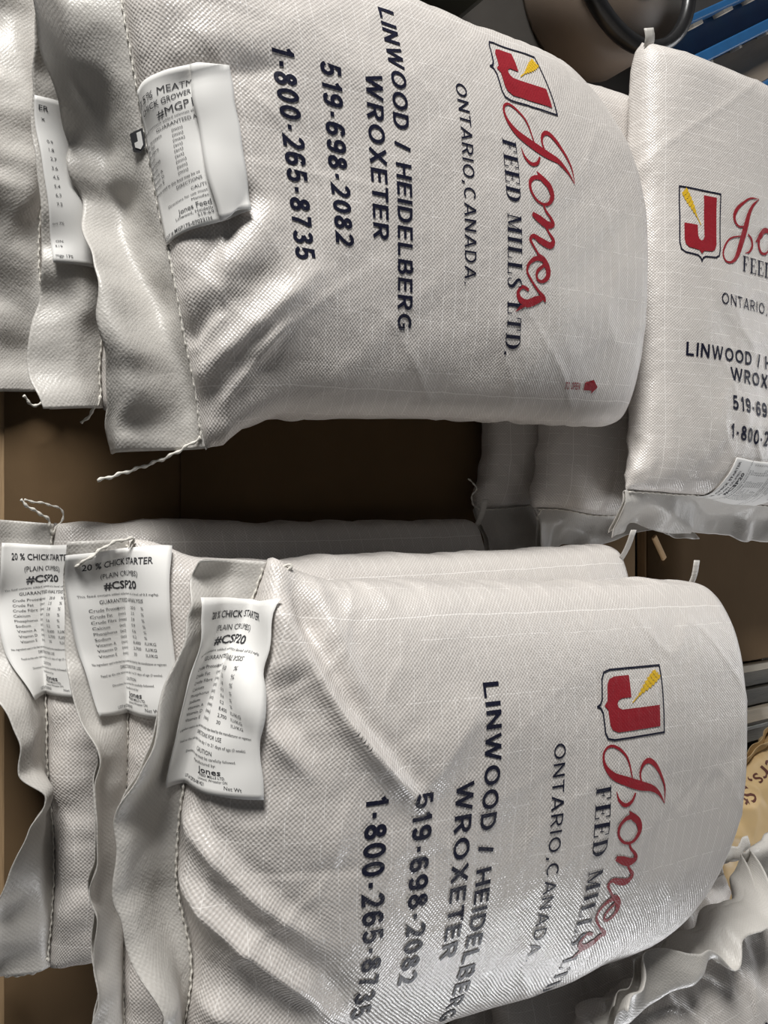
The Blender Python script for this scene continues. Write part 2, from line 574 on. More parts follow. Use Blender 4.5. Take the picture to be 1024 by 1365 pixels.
def glyph(ch, t):
    """bold grotesque capitals and figures: list of (points, closed), advance"""
    h0, h1, o = t / 2, 1 - t / 2, t / 2
    ry = .5 - t / 2
    V = lambda x: ([(x, 0), (x, 1)], False)
    H = lambda x0, x1, y: ([(x0, y), (x1, y)], False)
    if ch == 'L': return [V(0), H(-o, .5, h0)], .42
    if ch == 'I': return [V(0)], 0
    if ch == 'N': return [V(0), V(.56), ([(0, 1 - .3 * t), (.56, .3 * t)], False)], .56
    if ch == 'W': return [([(0, 1), (.25, .0)], False), ([(.25, 0), (.48, 1)], False), ([(.48, 1), (.71, 0)], False), ([(.71, 0), (.96, 1)], False)], .96
    if ch == 'O': return [(arc(.33, .5, .33, ry, 0, 345, 23), True)], .66
    if ch == 'C': return [(arc(.31, .5, .31, ry, 48, 312, 20), False)], .58
    if ch == 'G': return [(arc(.32, .5, .32, ry, 48, 330, 20) + [(.61, .28), (.61, .45), (.36, .45)], False)], .63
    if ch == 'D': return [V(0), ([(0, h1), (.22, h1)] + arc(.22, .5, .33, ry, 80, -80, 14) + [(.22, h0), (0, h0)], False)], .55
    if ch == 'H': return [V(0), V(.55), H(0, .55, .5)], .55
    if ch == 'E': return [V(0), H(-o, .52, h0), H(-o, .52, h1), H(-o, .48, .51)], .45
    if ch == 'B': return [V(0), ([(0, h1), (.26, h1)] + arc(.26, .74, .20, .74 - .5 - (t / 2 - .0) + .0 + .08, 80, -80, 10) + [(.26, .51), (0, .51)], False),
                          ([(.2, .51), (.28, .51)] + arc(.28, .27, .24, .22, 80, -80, 10) + [(.28, h0), (0, h0)], False)], .52
    if ch == 'R': return [V(0), ([(0, h1), (.28, h1)] + arc(.28, .71, .22, .71 - .45 - .05, 80, -80, 10) + [(.28, .46), (0, .46)], False), ([(.26, .46), (.52, 0)], False)], .52
    if ch == 'X': return [([(0, 0), (.56, 1)], False), ([(0, 1), (.56, 0)], False)], .56
    if ch == 'T': return [V(.22), H(-.09, .53, h1)], .42
    if ch == 'A': return [([(-.02, 0), (.3, 1)], False), ([(.3, 1), (.62, 0)], False), H(.1, .5, .28)], .57
    if ch == '/': return [([(0, 0), (.2, 1)], False)], .2
    if ch == '-': return [H(0, .24, .40)], .24
    if ch == '.': return [([(0, 0), (0, t)], False)], 0
    if ch == ',': return [([(0.02, t), (0.02, 0), (-.04, -.14)], False)], .02
    if ch == 'P': return [V(0), ([(0, h1), (.28, h1)] + arc(.28, .71, .22, .22, 80, -80, 10) + [(.28, .44), (0, .44)], False)], .48
    if ch == '0': return [(arc(.23, .5, .23, ry, 0, 345, 23), True)], .46
    if ch == '1': return [V(.26), ([(.26, .93), (.16, .80), (.03, .72)], False)], .30
    if ch == '2': return [(arc(.23, .72, .22, .72 - .5 + .06 - t / 2 + .05, 165, -25, 12) + [(.30, .40), (.02, h0), (.46, h0)], False)], .46
    if ch == '3': return [(arc(.22, .735, .20, .265 - t / 2, 160, -80, 12) + [(.16, .52)], False), ([(.16, .52)] + arc(.22, .28, .24, .28 - t / 2 + .03, 80, -160, 12), False)], .46
    if ch == '5': return [([(.43, h1), (.09, h1), (.03, .47)] + arc(.22, .32, .24, .32 - t / 2 + .02, 130, -160, 14), False)], .46
    if ch == '6': return [(arc(.23, .32, .23, .32 - t / 2, 0, 345, 18), True), ([(0, .34), (.0, .52), (.05, .78), (.15, .89), (.26, h1), (.36, .88), (.43, .76)], False)], .46
    if ch == '9': return [(arc(.23, .68, .23, .32 - t / 2, 0, 345, 18), True), ([(.46, .66), (.46, .48), (.41, .22), (.31, .11), (.20, h0), (.10, .12), (.03, .24)], False)], .46
    if ch == '7': return [H(0, .47, h1), ([(.42, h1 - .02), (.30, .62), (.2, .3), (.17, 0)], False)], .46
    if ch == '8': return [(arc(.23, .745, .18, .255 - t / 2, 0, 345, 18), True), (arc(.23, .28, .23, .28 - t / 2 + .01, 0, 345, 18), True)], .46
    return [], .12


def sign_text(s, h, width, t=.17, gap=.17):
    polys, x = [], 0.0
    for ch in s:
        gl, adv = glyph(ch, t)
        for pts, cl in gl:
            polys += ribbon([(a + x, b) for a, b in pts], t if ch != 'W' else t * .88, cl)
        x += adv + t + gap
    w = x - gap - t
    k = (width - t * h) / w
    return polys_flat([[(a * k - width / 2 + t * h / 2, b * h - h / 2) for a, b in q] for q in polys], .0055)


LW, LH = 0.077, 0.100


def shield_outline():
    pts = [(0, 1), (1, 1), (1, .16), (.97, .06), (.88, .02), (.6, .0), (.53, -.03), (.5, -.08), (.47, -.03), (.4, .0), (.12, .02), (.03, .06), (0, .16), (0, 1)]
    out = []
    for a, b in zip(pts[:-1], pts[1:]):
        A, B = np.array([(a[0] - .5) * LW, (a[1] - .5) * LH]), np.array([(b[0] - .5) * LW, (b[1] - .5) * LH])
        t = (B - A) / np.linalg.norm(B - A)
        n = np.array([-t[1], t[0]]) * 0.0011
        A, B = A - t * 0.0009, B + t * 0.0009
        out.append([tuple(A + n), tuple(A - n), tuple(B - n), tuple(B + n)])
    return out


def shield_letter():
    p = [(0.58, 0.93), (0.90, 0.93), (0.90, 0.22), (0.85, .13), (0.78, .10), (0.56, .08), (.5, .03), (.44, .08), (.20, .10), (.13, .14), (.10, .22), (.10, .46), (.42, .46), (.42, .30), (.45, .25), (.5, .23), (.55, .25), (.58, .30)]
    return [[((x - .5) * LW, (y - .5) * LH) for x, y in p]]


def shield_wheat():
    out = []
    a, b = np.array([.50, .47]), np.array([.10, .96])
    q = (b - a) / np.linalg.norm(b - a)
    n = np.array([-q[1], q[0]])
    ln = np.linalg.norm(b - a)
    for i in range(7):
        t = .24 + i * .105
        c = a + q * ln * t
        w = .060 * math.sin(math.pi * min(1, .35 + .65 * (1 - i / 7))) + .022
        for s_ in (-1, 1):
            out.append([tuple(c), tuple(c + n * s_ * w + q * .012), tuple(c + n * s_ * w * .75 + q * .075), tuple(c + n * s_ * .008 + q * .055)])
    m_ = n * .008
    out.append([tuple(a + m_), tuple(a - m_), tuple(b - m_), tuple(b + m_)])
    return [[((x - .5) * LW, (y - .5) * LH) for x, y in p] for p in out]


def arrow_poly():
    p = [(-.014, -.005), (.003, -.005), (.003, -.0095), (.014, 0), (.003, .0095), (.003, .005), (-.014, .005)]
    return [p]


FLAT['t1800'] = sign_text('1-800-265-8735', .0225, .212, .19)
FLAT['t519'] = sign_text('519-698-2082', .0225, .188, .19)
FLAT['wrox'] = sign_text('WROXETER', .0205, .176)
FLAT['linw'] = sign_text('LINWOOD / HEIDELBERG', .0205, .36)
FLAT['onta'] = sign_text('ONTARIO,CANADA.', .0170, .233, .115, .22)
FLAT['toopen'] = sign_text('TO OPEN', .0095, .032, .16)
FLAT['jones'] = polys_flat(script_word(), 0.008)
FLAT['feed'] = polys_flat(serif_text('FEED MILLS LTD.', .0235, .262), 0.008)
FLAT['shield'] = polys_flat(shield_outline(), 0.006)
FLAT['shieldJ'] = polys_flat(shield_letter(), 0.006)
FLAT['wheat'] = polys_flat(shield_wheat(), 0.008)
FLAT['arrow'] = polys_flat(arrow_poly(), 0.006)

# ------------------------------------------------------------------ the bag


class Bag:
    def __init__(self, label, loc, yaw, W=0.25, Ws=0.275, L=0.66, T=0.13, seed=1, droop=0.0, tilt=0.0,
                 N=300, R=190, ridges=(), seam_slope=0.0, seam_curve=0.0, rough=1.0, flap_len=0.075, flap_ang=35, flap_var=30,
                 flap_curl=0.0, group=None, zs=0.4, roll=0.0, front=0.2, endround=0.055, sag=(), flap_fn=None, name='feed_bag', plain=False,
                 seam_fn=None, cut=(0.0, 0.0), mat='bag', fmat='flap', fold=0.35):
        self.W, self.Ws, self.L, self.T = W, Ws, L, T
        self.root = empty(name, loc, yaw)
        self.root.rotation_euler = (tilt, roll, yaw)
        tag_obj(self.root, label, 'feed bag', group)
        nz = Noise2(seed)
        self.nz = nz
        self.par = dict(seam_slope=seam_slope, seam_curve=seam_curve, droop=droop, sag=sag, zs=zs, seam_fn=seam_fn, cut=cut)
        # row positions along the length: dense at both ends
        s = np.linspace(0, 1, R)
        y = s * L
        Hf = np.sqrt(np.clip(1 - (1 - np.clip(y / front, 0, 1)) ** 2.2, 0, 1))
        e = np.clip((y - (L - endround)) / endround, 0, 1)
        He = np.clip(1 - e ** 2.6, 0, 1) ** (1 / 2.2)
        # cluster rows round the far end
        Wy = W + (Ws - W) * np.exp(-(y / 0.05) ** 1.5) - 0.0 * y
        Wy = Wy * (1 - 0.05 * e ** 3)
        H = Hf * He
        V = np.zeros((R, N, 3))
        Pm = np.zeros(R)
        th = np.linspace(0, 2 * math.pi, 1441) - math.pi / 2   # start underneath
        for j in range(R):
            c, sn = np.cos(th), np.sin(th)
            nt_, nb_ = 2.7, 4.0
            n = np.where(sn > 0, nt_, nb_)
            x = np.sign(c) * np.abs(c) ** (2 / 2.9) * Wy[j]
            top = T * (1 - zs)
            bot = T * zs
            zt = np.sign(sn) * np.abs(sn) ** (2 / n)
            z = T * zs + np.where(zt > 0, zt * top, zt * bot) * H[j]
            d = np.concatenate([[0], np.cumsum(np.hypot(np.diff(x), np.diff(z)))])
            Pm[j] = d[-1]
            q = np.arange(N) / N * d[-1]
            V[j, :, 0] = -np.interp(q, d, x)
            V[j, :, 1] = y[j]
            V[j, :, 2] = np.interp(q, d, z)
        # make +index = +x across the top
        if V[R // 2, N // 2 + 8, 0] < V[R // 2, N // 2 - 8, 0]:
            V[:, :, 0] *= -1
        self.P = Pm
        self.N, self.R = N, R
        a = (np.arange(N) / N - 0.5)[None, :] * Pm[:, None]
        cl = V[:, N // 2, 1:]
        b = np.concatenate([[0], np.cumsum(np.hypot(*np.diff(cl, axis=0).T))])
        self.b = b
        A, B = a, np.repeat(b[:, None], N, 1)
        self.A, self.B = A, B
        # wrinkles (displacement along the normal)
        D = np.zeros((R, N))
        fr = np.exp(-B / 0.10)
        en = smooth01((B - (b[-1] - 0.12)) / 0.12)
        top = smooth01((V[:, :, 2] / T - 0.15) / 0.3)
        D += 0.0035 * rough * nz(A * 6.3 + 3, B * 6.3 + 7)
        D += 0.0014 * rough * nz(A * 17 + 13, B * 15 + 2)
        ang = 0.7
        D += 0.0016 * rough * (0.3 + fr) * nz((A * math.cos(ang) + B * math.sin(ang)) * 42, (B * math.cos(ang) - A * math.sin(ang)) * 9)
        D += 0.0055 * rough * fr * (1 - np.exp(-B / 0.02)) * nz(A * 26 + 5 + B * 8 * np.sign(A), B * 6)
        D += 0.0022 * rough * fr * (1 - np.exp(-B / 0.02)) * nz(A * 60 + 25, B * 14)
        cr_ = (1 - np.abs(nz(A * 15 + 7 + B * 9, B * 10 + 77))) ** 5
        D += 0.0045 * rough * (0.12 + 1.1 * fr) * (1 - np.exp(-B / 0.02)) * cr_
        D += 0.0012 * rough * (1 - np.abs(nz(A * 7 - B * 9 + 40, B * 7 + A * 5 + 9))) ** 8
        side = np.clip(1 - np.abs(np.abs(A) - W - T * .35) / (T * .6), 0, 1)
        D += 0.0022 * rough * side * nz(B * 46 + A * 25 * np.sign(A), A * 14 + 31)
        for (a0, b0, a1, b1, w, h) in ridges:
            p0, dv = np.array([a0, b0]), np.array([a1 - a0, b1 - b0])
            LL = dv @ dv
            tt = ((A - a0) * dv[0] + (B - b0) * dv[1]) / LL
            tc = np.clip(tt, 0, 1)
            dist = ((A - a0 - tc * dv[0]) * -dv[1] + (B - b0 - tc * dv[1]) * dv[0]) / math.sqrt(LL)
            dd = np.hypot(A - a0 - tc * dv[0], B - b0 - tc * dv[1])
            env = smooth01((tt + .15) / .3) * smooth01((1.15 - tt) / .55)
            D += h * env * np.exp(-(dd / w) ** 1.35) * (V[:, :, 2] > T * zs * .6)
            D -= 0.45 * h * env * np.exp(-((dist - 1.6 * w) / (1.2 * w)) ** 2) * (dd < 4 * w) * (V[:, :, 2] > T * zs * .6)
        D *= np.where(V[:, :, 2] < T * 0.12, 0.2, 1.0)
        D[0] = 0
        D[-1] = 0
        self.V = V
        nrm = self.normals(V)
        V = V + nrm * D[:, :, None]
        V[:, :, 2] = np.maximum(V[:, :, 2], 0.0)
        V = self.warp(V)
        self.V = V
        self.Nrm = self.normals(V)
        UV = np.stack([A, B], -1)
        self.body = grid_obj('bag_body', V, M[mat], self.root, UV, closed=True)
        self.fix_uv()
        # flap
        K, Fr = 180, 30
        xs = np.linspace(-Ws * .995, Ws * .995, K)
        ww = np.linspace(0, flap_len, Fr)
        fl = np.ones(K) + 0.06 * nz(xs * 9 + 50, 0 * xs + 3)
        if flap_fn is None:
            ph = np.radians(flap_ang + flap_var * 1.4 * nz(xs * 7 + 11, xs * 0 + 4.5))
            cu = flap_curl + 14 * nz(xs * 11 + 70, xs * 0 + 9.5)
        else:
            r_ = flap_fn(xs)
            ph, cu = np.radians(r_[0]), r_[1]
            if len(r_) > 2:
                fl = fl * r_[2]
        F = np.zeros((Fr, K, 3))
        F[0, :, 0] = xs
        F[0, :, 2] = T * zs
        for k in range(1, Fr):
            dw = (ww[k] - ww[k - 1]) * fl
            an = ph + cu * ww[k] + 0.25 * nz(xs * 30, xs * 0 + ww[k] * 25) + fold * np.tanh(2.6 * np.sin(ww[k] / flap_len * 5.2 + 3.5 * nz(xs * 4 + 90, xs * 0 + 6)))
            F[k, :, 0] = F[k - 1, :, 0]
            F[k, :, 1] = F[k - 1, :, 1] - np.cos(an) * dw
            F[k, :, 2] = F[k - 1, :, 2] + np.sin(an) * dw
        F[1:, :, 0] += (0.006 * nz(xs * 12 + 3, xs * 0 + 1))[None, :] * (ww[1:, None] / flap_len)
        F = self.warp(F)
        self.F = F
        self.flap_len = flap_len
        if not plain:
            fuv = np.stack([np.repeat(xs[None], Fr, 0), np.repeat(-ww[:, None], K, 1)], -1)
            self.flap = grid_obj('end_flap', F, M[fmat], self.root, fuv, thick=0.0012)
            # second layer of the hem, a touch apart
            G = F[:Fr - 3].copy()
            spread = (ww[:Fr - 3] / flap_len)[:, None]
            G[:, :, 2] -= 0.004 + 0.014 * spread * (0.6 + 0.6 * nz(xs * 9 + 40, xs * 0 + 2.2))[None]
            G[0] = F[0]
            grid_obj('end_flap', G, M[fmat], self.root, fuv[:Fr - 3], thick=0.001)
            # chain stitch along the seam
            i0, i1 = 2, K - 3
            sp = F[1, i0:i1:6] + np.array([0, 0.0, 0.0022])
            self.seam = tube('stitching', sp, 0.0010, M['cord'], self.root, seg=6, n=3, bead=0.35, beadlen=0.007)
            self.sp = sp

    def fix_uv(self):
        me = self.body.data
        lay = me.uv_layers['UVMap']
        n = len(me.loops)
        uv = np.empty(n * 2, dtype=np.float32)
        lay.data.foreach_get('uv', uv)
        uv = uv.reshape(-1, 4, 2)
        # faces on the wrap-around underneath: keep them continuous
        bad = (uv[:, :, 0].max(1) - uv[:, :, 0].min(1)) > 0.4
        sub = uv[bad]
        sub[:, :, 0] = np.where(sub[:, :, 0] < 0, sub[:, :, 0] + self.P.mean(), sub[:, :, 0])
        uv[bad] = sub
        lay.data.foreach_set('uv', uv.ravel())

    def warp(self, V):
        p = self.par
        V = V.copy()
        x, y = V[..., 0], V[..., 1]
        k = smooth01(1 - y / 0.28)
        ys = p['seam_slope'] * x + p['seam_curve'] * (x / self.Ws) ** 2 + 0.008 * self.nz(x * 8 + 21, 0 * x + 3)
        zw = 0.010 * self.nz(x * 7 + 61, 0 * x + 5)
        if p['seam_fn'] is not None:
            dy, dz = p['seam_fn'](x)
            ys = ys + dy
            zw = zw + dz
        cl, cr = p['cut']
        y = y * (1 - (cl * np.clip(-x / self.W, 0, 1.1) ** 2.4 + cr * np.clip(x / self.W, 0, 1.1) ** 2.4) * np.clip(y / self.L, 0, 1) ** 3)
        V[..., 1] = y + ys * k
        V[..., 2] += np.maximum(zw, -self.T * p['zs'] * .8) * k
        V[..., 2] -= p['droop'] * (x / self.W) ** 2
        for (x0, y0, rx, ry, h) in p['sag']:
            V[..., 2] += h * np.exp(-((x - x0) / rx) ** 2 - ((y - y0) / ry) ** 2)
        return V

    @staticmethod
    def normals(V):
        du = np.roll(V, -1, 1) - np.roll(V, 1, 1)
        dv = np.gradient(V, axis=0)
        n = np.cross(du, dv)
        l = np.linalg.norm(n, axis=2)[:, :, None]
        n = n / np.maximum(l, 1e-9)
        n[0] = n[1]
        n[-1] = n[-2]
        return n

    def surf(self, a, b, off=0.0008):
        """point on the upper cloth at a metres across, b metres from the seam"""
        a, b = np.asarray(a, float), np.asarray(b, float)
        j = np.interp(b, self.b, np.arange(self.R))
        P = np.interp(j, np.arange(self.R), self.P)
        i = (a / P + 0.5) * self.N
        j0 = np.clip(np.floor(j).astype(int), 0, self.R - 2)
        i0 = np.floor(i).astype(int)
        fj, fi = (j - j0)[..., None], (i - i0)[..., None]
        i1 = (i0 + 1) % self.N
        i0 = i0 % self.N

        def bl(G):
            return (G[j0, i0] * (1 - fi) + G[j0, i1] * fi) * (1 - fj) + (G[j0 + 1, i0] * (1 - fi) + G[j0 + 1, i1] * fi) * fj
        return bl(self.V) + bl(self.Nrm) * off

    def decal(self, name, flat, mat, a, b, rot=0.0, off=0.0008, parent=None, ka=1.0):
        v, f = flat
        v = v * np.array([ka, 1.0])
        c, s = math.cos(rot), math.sin(rot)
        x = v[:, 0] * c - v[:, 1] * s + a
        y = v[:, 0] * s + v[:, 1] * c + b
        P = self.surf(x, y, off)
        return mesh_obj(name, P, f, mat, parent or self.root, uv=np.stack([x, y], -1))

    def prints(self, da=0.0, db=0.0, full=True, kb=1.0, ka=1.0):
        g = lambda q: (q - 0.15) * kb + 0.15 + db
        for key, dx, y in (('t1800', .016, .150), ('t519', .008, .199), ('wrox', .0, .248), ('linw', .003, .280), ('onta', .006, .372), ('feed', .072, .440)):
            self.decal('printed_text', FLAT[key], M['navy'], da + dx * ka, g(y), ka=ka)
        self.decal('script_lettering', FLAT['jones'], M['red'], da + .022, g(.488))
        sh = self.decal('shield_mark', FLAT['shield'], M['navy'], da - .150, g(.490))
        self.decal('letter_mark', FLAT['shieldJ'], M['red'], da - .150, g(.490), parent=sh)
        self.decal('wheat_mark', FLAT['wheat'], M['yellow'], da - .150, g(.490), parent=sh)
        if full:
            self.decal('printed_text', FLAT['toopen'], M['red'], da + .232, g(.562), math.pi / 2)
            self.decal('arrow_mark', FLAT['arrow'], M['red'], da + .232, g(.600), math.pi / 2)

    # ---- paper tag caught in the seam
    def seam_grid(self, span, back, front, stiff=5):
        """surface around the seam: rows from the flap tip to the bag top"""
        xs = np.linspace(span[0], span[1], 60)
        ds = np.linspace(-front, back, 50)
        G = np.zeros((50, 60, 3))
        Fr, K = self.F.shape[:2]
        fx = (xs / (self.Ws * .995) * .5 + .5) * (K - 1)
        fx = np.clip(fx, 0, K - 1.001)
        i0 = np.floor(fx).astype(int)
        fr = (fx - i0)[:, None]
        for k, d in enumerate(ds):
            if d < 0:
                r = min(-d / self.flap_len * (Fr - 1), Fr - 1.001)
                r0 = int(r)
                q = r - r0
                A_ = self.F[r0, i0] * (1 - fr) + self.F[r0, i0 + 1] * fr
                B_ = self.F[r0 + 1, i0] * (1 - fr) + self.F[r0 + 1, i0 + 1] * fr
                G[k] = A_ * (1 - q) + B_ * q
                if -d > self.flap_len:
                    e = self.F[-1, i0] - self.F[-2, i0]
                    G[k] += e / np.linalg.norm(e, axis=1)[:, None] * (-d - self.flap_len)
            else:
                G[k] = self.surf(xs, np.full_like(xs, d), 0)
        for _ in range(stiff):
            G[1:-1] = (G[:-2] + 2 * G[1:-1] + G[2:]) / 4
            G[:, 1:-1] = (G[:, :-2] + 2 * G[:, 1:-1] + G[:, 2:]) / 4
        # keep true paper length along each column, measured from the stitch
        for i in range(G.shape[1]):
            L = np.concatenate([[0], np.cumsum(np.linalg.norm(np.diff(G[:, i], axis=0), axis=1))])
            L = L - np.interp(0, ds, L)
            k = ds.copy()
            G[:, i] = np.stack([np.interp(k, L, G[:, i, c]) for c in range(3)], -1)
            for end, nb, sgn in ((0, 1, -1), (-1, -2, 1)):
                over = k < L[0] if sgn < 0 else k > L[-1]
                if over.any():
                    inside = np.where(~over)[0]
                    e = G[inside[0 if sgn < 0 else -1], i]
                    p = G[inside[3 if sgn < 0 else -4], i]
                    d_ = (e - p) / (np.linalg.norm(e - p) + 1e-9)
                    k0 = k[inside[0 if sgn < 0 else -1]]
                    G[over, i] = e + d_ * np.abs(k[over] - k0)[:, None]
        return xs, ds, G

    def tag(self, x0, width, height, pst0, pst1, lines, off=0.003, lift=0.0, stiff=6, curl=None, skew=0.0, full=.178):
        """paper tag: width runs along the bag, height across it; pst = where the stitch crosses the tag at its two ends"""
        back = width - min(pst0, pst1) + .02
        front = max(pst0, pst1) + .02
        xs, ds, G = self.seam_grid((x0 - .02, x0 + height + abs(skew) * width + .03), back, front, stiff)
        du = np.gradient(G, axis=1)
        dv = np.gradient(G, axis=0)
        Nn = np.cross(du, dv)
        Nn /= np.linalg.norm(Nn, axis=2)[:, :, None] + 1e-9

        def S(p, q, o):
            p, q = np.asarray(p, float), np.asarray(q, float)
            d = p - (pst0 + (pst1 - pst0) * q / height)
            x = x0 + q + skew * p
            fi = np.clip((x - xs[0]) / (xs[1] - xs[0]), 0, 58.999)
            fj = np.clip((d - ds[0]) / (ds[1] - ds[0]), 0, 48.999)
            i0, j0 = np.floor(fi).astype(int), np.floor(fj).astype(int)
            fi, fj = (fi - i0)[..., None], (fj - j0)[..., None]
            bl = lambda H: (H[j0, i0] * (1 - fi) + H[j0, i0 + 1] * fi) * (1 - fj) + (H[j0 + 1, i0] * (1 - fi) + H[j0 + 1, i0 + 1] * fi) * fj
            ex = off + o + lift * smooth01(np.abs(d) / .05)
            if curl is not None:
                ex = ex + curl(p, q)
            return bl(G) + bl(Nn) * np.asarray(ex)[..., None]
        pp, qq = np.meshgrid(np.linspace(0, width, 26), np.linspace(0, height, 34))
        P = S(pp, qq, 0 * pp)[:, ::-1]
        t = grid_obj('paper_tag', P, M['paper'], self.root, thick=0.0005)
        allv, allf, n0 = [], [], 0
        for (txt, h, px, qy, al, bo, wd) in lines:
            v, f = text_flat(txt, h, wd, bo, al, step=0.008, res=2)
            p = v[:, 0] + px
            q = (qy - v[:, 1]) * height / full
            ok = [g for g in f if all(-0.0 <= p[k] <= width for k in g)]
            allv.append(S(p, q, 0 * p + 0.0007))
            allf += [[k + n0 for k in g] for g in ok]
            n0 += len(v)
        if allv:
            mesh_obj('printed_text', np.vstack(allv), allf, M['ink'], t)
        return t, S

    def string(self, pts, r=0.0016, bead=0.35, beadlen=0.009):
        return tube('loose_stitch_cord', pts, r, M['cord'], self.root, seg=6, n=8, bead=bead, beadlen=beadlen)

    def tape(self, a, back, h=0.022, w=0.011, d=(-1, 0, .25), wa=(0, 1, 0)):
        """short end of pull tape standing out of the far seam"""
        c = self.surf(np.array([a]), np.array([self.b[-1] - back]), -0.002)[0]
        P = np.zeros((6, 4, 3))
        for k in range(6):
            t = k / 5
            for i in range(4):
                P[k, i] = c + np.array(d) * h * t + np.array(wa) * (i / 3 - .5) * w + np.array((0, 0, 0.002 * math.sin(4 * t)))
        return grid_obj('tape_end', P, M['flap'], self.root, uv=P[:, :, [0, 2]], thick=0.0016)


def chick_tag(w=0.105, h=0.175):
    """printed lines of the starter-feed tag: text, cap height, x, y from top, align, bold, width"""
    L = [('20 % CHICK STARTER', .0068, w * .5, .014, 'CENTER', .014, .074),
         ('(PLAIN CRUMBS)', .0058, w * .5, .027, 'CENTER', 0, .046),
         ('#CSP20', .0085, w * .5, .039, 'CENTER', .022, .042),
         ('This feed contains added selenium at a level of 0.3 mg/kg.', .0026, w * .5, .049, 'CENTER', 0, .086),
         ('GUARANTEED ANALYSIS', .0042, w * .5, .056, 'CENTER', 0, .055)]
    rows = [('Crude Protein', '(min)', '20.0', '%'), ('Crude Fat', '(min)', '2.5', '%'), ('Crude Fibre', '(max)', '3.8', '%'),
            ('Calcium', '(act)', '0.9', '%'), ('Phosphorus', '(act)', '0.6', '%'), ('Sodium', '(act)', '0.2', '%'),
            ('Vitamin A', '(min)', '8,400', 'IU/KG'), ('Vitamin D', '(min)', '2,700', 'IU/KG'), ('Vitamin E', '(min)', '30', 'IU/KG')]
    for i, r in enumerate(rows):
        y = .064 + i * .0062
        for txt, x in zip(r, (.016, .042, .062, .077)):
            L.append((txt, .0034, x, y, 'LEFT', 0, None))
    L += [('No ingredient used in this feed may be other than listed by the manufacturer or registrant', .0026, w * .5, .122, 'CENTER', .004, .088),
          ('DIRECTIONS FOR USE', .0036, w * .5, .128, 'CENTER', 0, .034),
          ('Feed as the sole ration from day 1 to 21 days of age (3 weeks).', .0027, w * .5, .134, 'CENTER', 0, .078),
          ('CAUTION', .0036, w * .5, .141, 'CENTER', 0, .018),
          ('Directions for use must be carefully followed.', .0027, w * .5, .146, 'CENTER', 0, .060),
          ('Manufactured by:', .0027, w * .5, .151, 'CENTER', 0, .024),
          ('Jones', .0055, w * .55, .157, 'CENTER', .012, .022),
          ('FEED MILLS LTD.', .0026, w * .58, .162, 'CENTER', .01, .024),
          ('Linwood, Wroxeter ON', .0026, w * .58, .1655, 'CENTER', 0, .028),
          ('LOT # CSP20-081421', .0032, .024, .170, 'LEFT', .006, .03),
          ('Net Wt', .0034, .072, .170, 'LEFT', 0, None)]
    return L


def grower_tag():
    L = [('7.5% MEATM', .0088, .003, .020, 'LEFT', 0, .056),
         ('CHICK GROWER', .0062, .006, .032, 'LEFT', .006, .051),
         ('#MGP1', .0088, .022, .044, 'LEFT', 0, .036),
         ('feed contains added selenium at', .0028, .002, .053, 'LEFT', 0, .055),
         ('GUARANTEED A', .0044, .018, .060, 'LEFT', 0, .040)]
    for i, (t1, t2) in enumerate([('de Protein', '(min)'), ('de Fat', '(min)'), ('de Fibre', '(max)'), ('cium', '(act)'), ('sphorus', '(act)'), ('dium', '(act)'), ('tamin A', '(min)'), ('tamin D', '(min)'), ('tamin E', '(min)')]):
        L.append((t1, .0036, .002, .068 + i * .0064, 'LEFT', .002, None))
        L.append((t2, .0036, .033, .068 + i * .0064, 'LEFT', 0, None))
    L += [('edient used in this feed may be ot', .0030, .001, .127, 'LEFT', .006, .052), ('DIRECTIONS', .0040, .028, .134, 'LEFT', 0, .026),
          ('CAUTI', .0040, .042, .143, 'LEFT', 0, .014), ('Directions for use must', .0032, .014, .150, 'LEFT', 0, .042), ('Manufac', .0030, .040, .156, 'LEFT', 0, .016),
          ('Jones Feed', .0066, .024, .164, 'LEFT', .002, .032), ('Linwood, Heidelb', .0036, .020, .171, 'LEFT', 0, .036), ('519-69', .0036, .042, .176, 'LEFT', 0, .014),
          ('LOT # MGP175-070221H', .0042, .001, .183, 'LEFT', .010, .052)]
    return L


# ------------------------------------------------------------------ setting: floor, walls, pallets, cardboard
def slab(name, x0, x1, y0, y1, z0, z1, mat):
    v, f = box_data(x0, x1, y0, y1, z0, z1)
    return tag_obj(mesh_obj(name, v, f, mat, smooth=False), kind='structure')


slab('floor', -4.0, 4.0, -3.5, 6.5, -0.05, 0.0, M['concrete'])
slab('wall_left', -4.1, -4.0, -3.5, 6.5, 0, 3.6, M['wall'])
slab('wall_right', 4.0, 4.1, -3.5, 6.5, 0, 3.6, M['wall'])
slab('wall_back', -4.1, 4.1, 6.5, 6.6, 0, 3.6, M['wall'])


def pallet(label, x0, x1, y0, y1, ztop, mat=None, nb=7):
    mat = mat or M['wood']
    cx, cy = (x0 + x1) / 2, (y0 + y1) / 2
    r = empty('wooden_pallet', (cx, cy, 0))
    tag_obj(r, label, 'pallet')
    th = 0.02
    lo, hi = (y0 - cy, y1 - cy)
    p = (hi - lo) / nb
    for i in range(nb):
        a = lo + i * p
        box('deck_board', x0 - cx, x1 - cx, a, a + p * .82, ztop - th, ztop, mat, r, .0015)
    for k in range(3):
        a = x0 - cx + (x1 - x0 - .09) * k / 2
        box('stringer', a, a + .09, lo, hi - p * .18, th, ztop - th, mat, r, .002)
    for i in (0, nb // 2, nb - 1):
        a = lo + i * p
        box('bottom_board', x0 - cx, x1 - cx, a, a + p * .82, 0, th, mat, r, .0015)
    return r


PT = 0.144
pallet('wooden pallet under the cardboard sheets and feed bag stacks', -0.66, 1.42, 0.118, 1.225, PT)


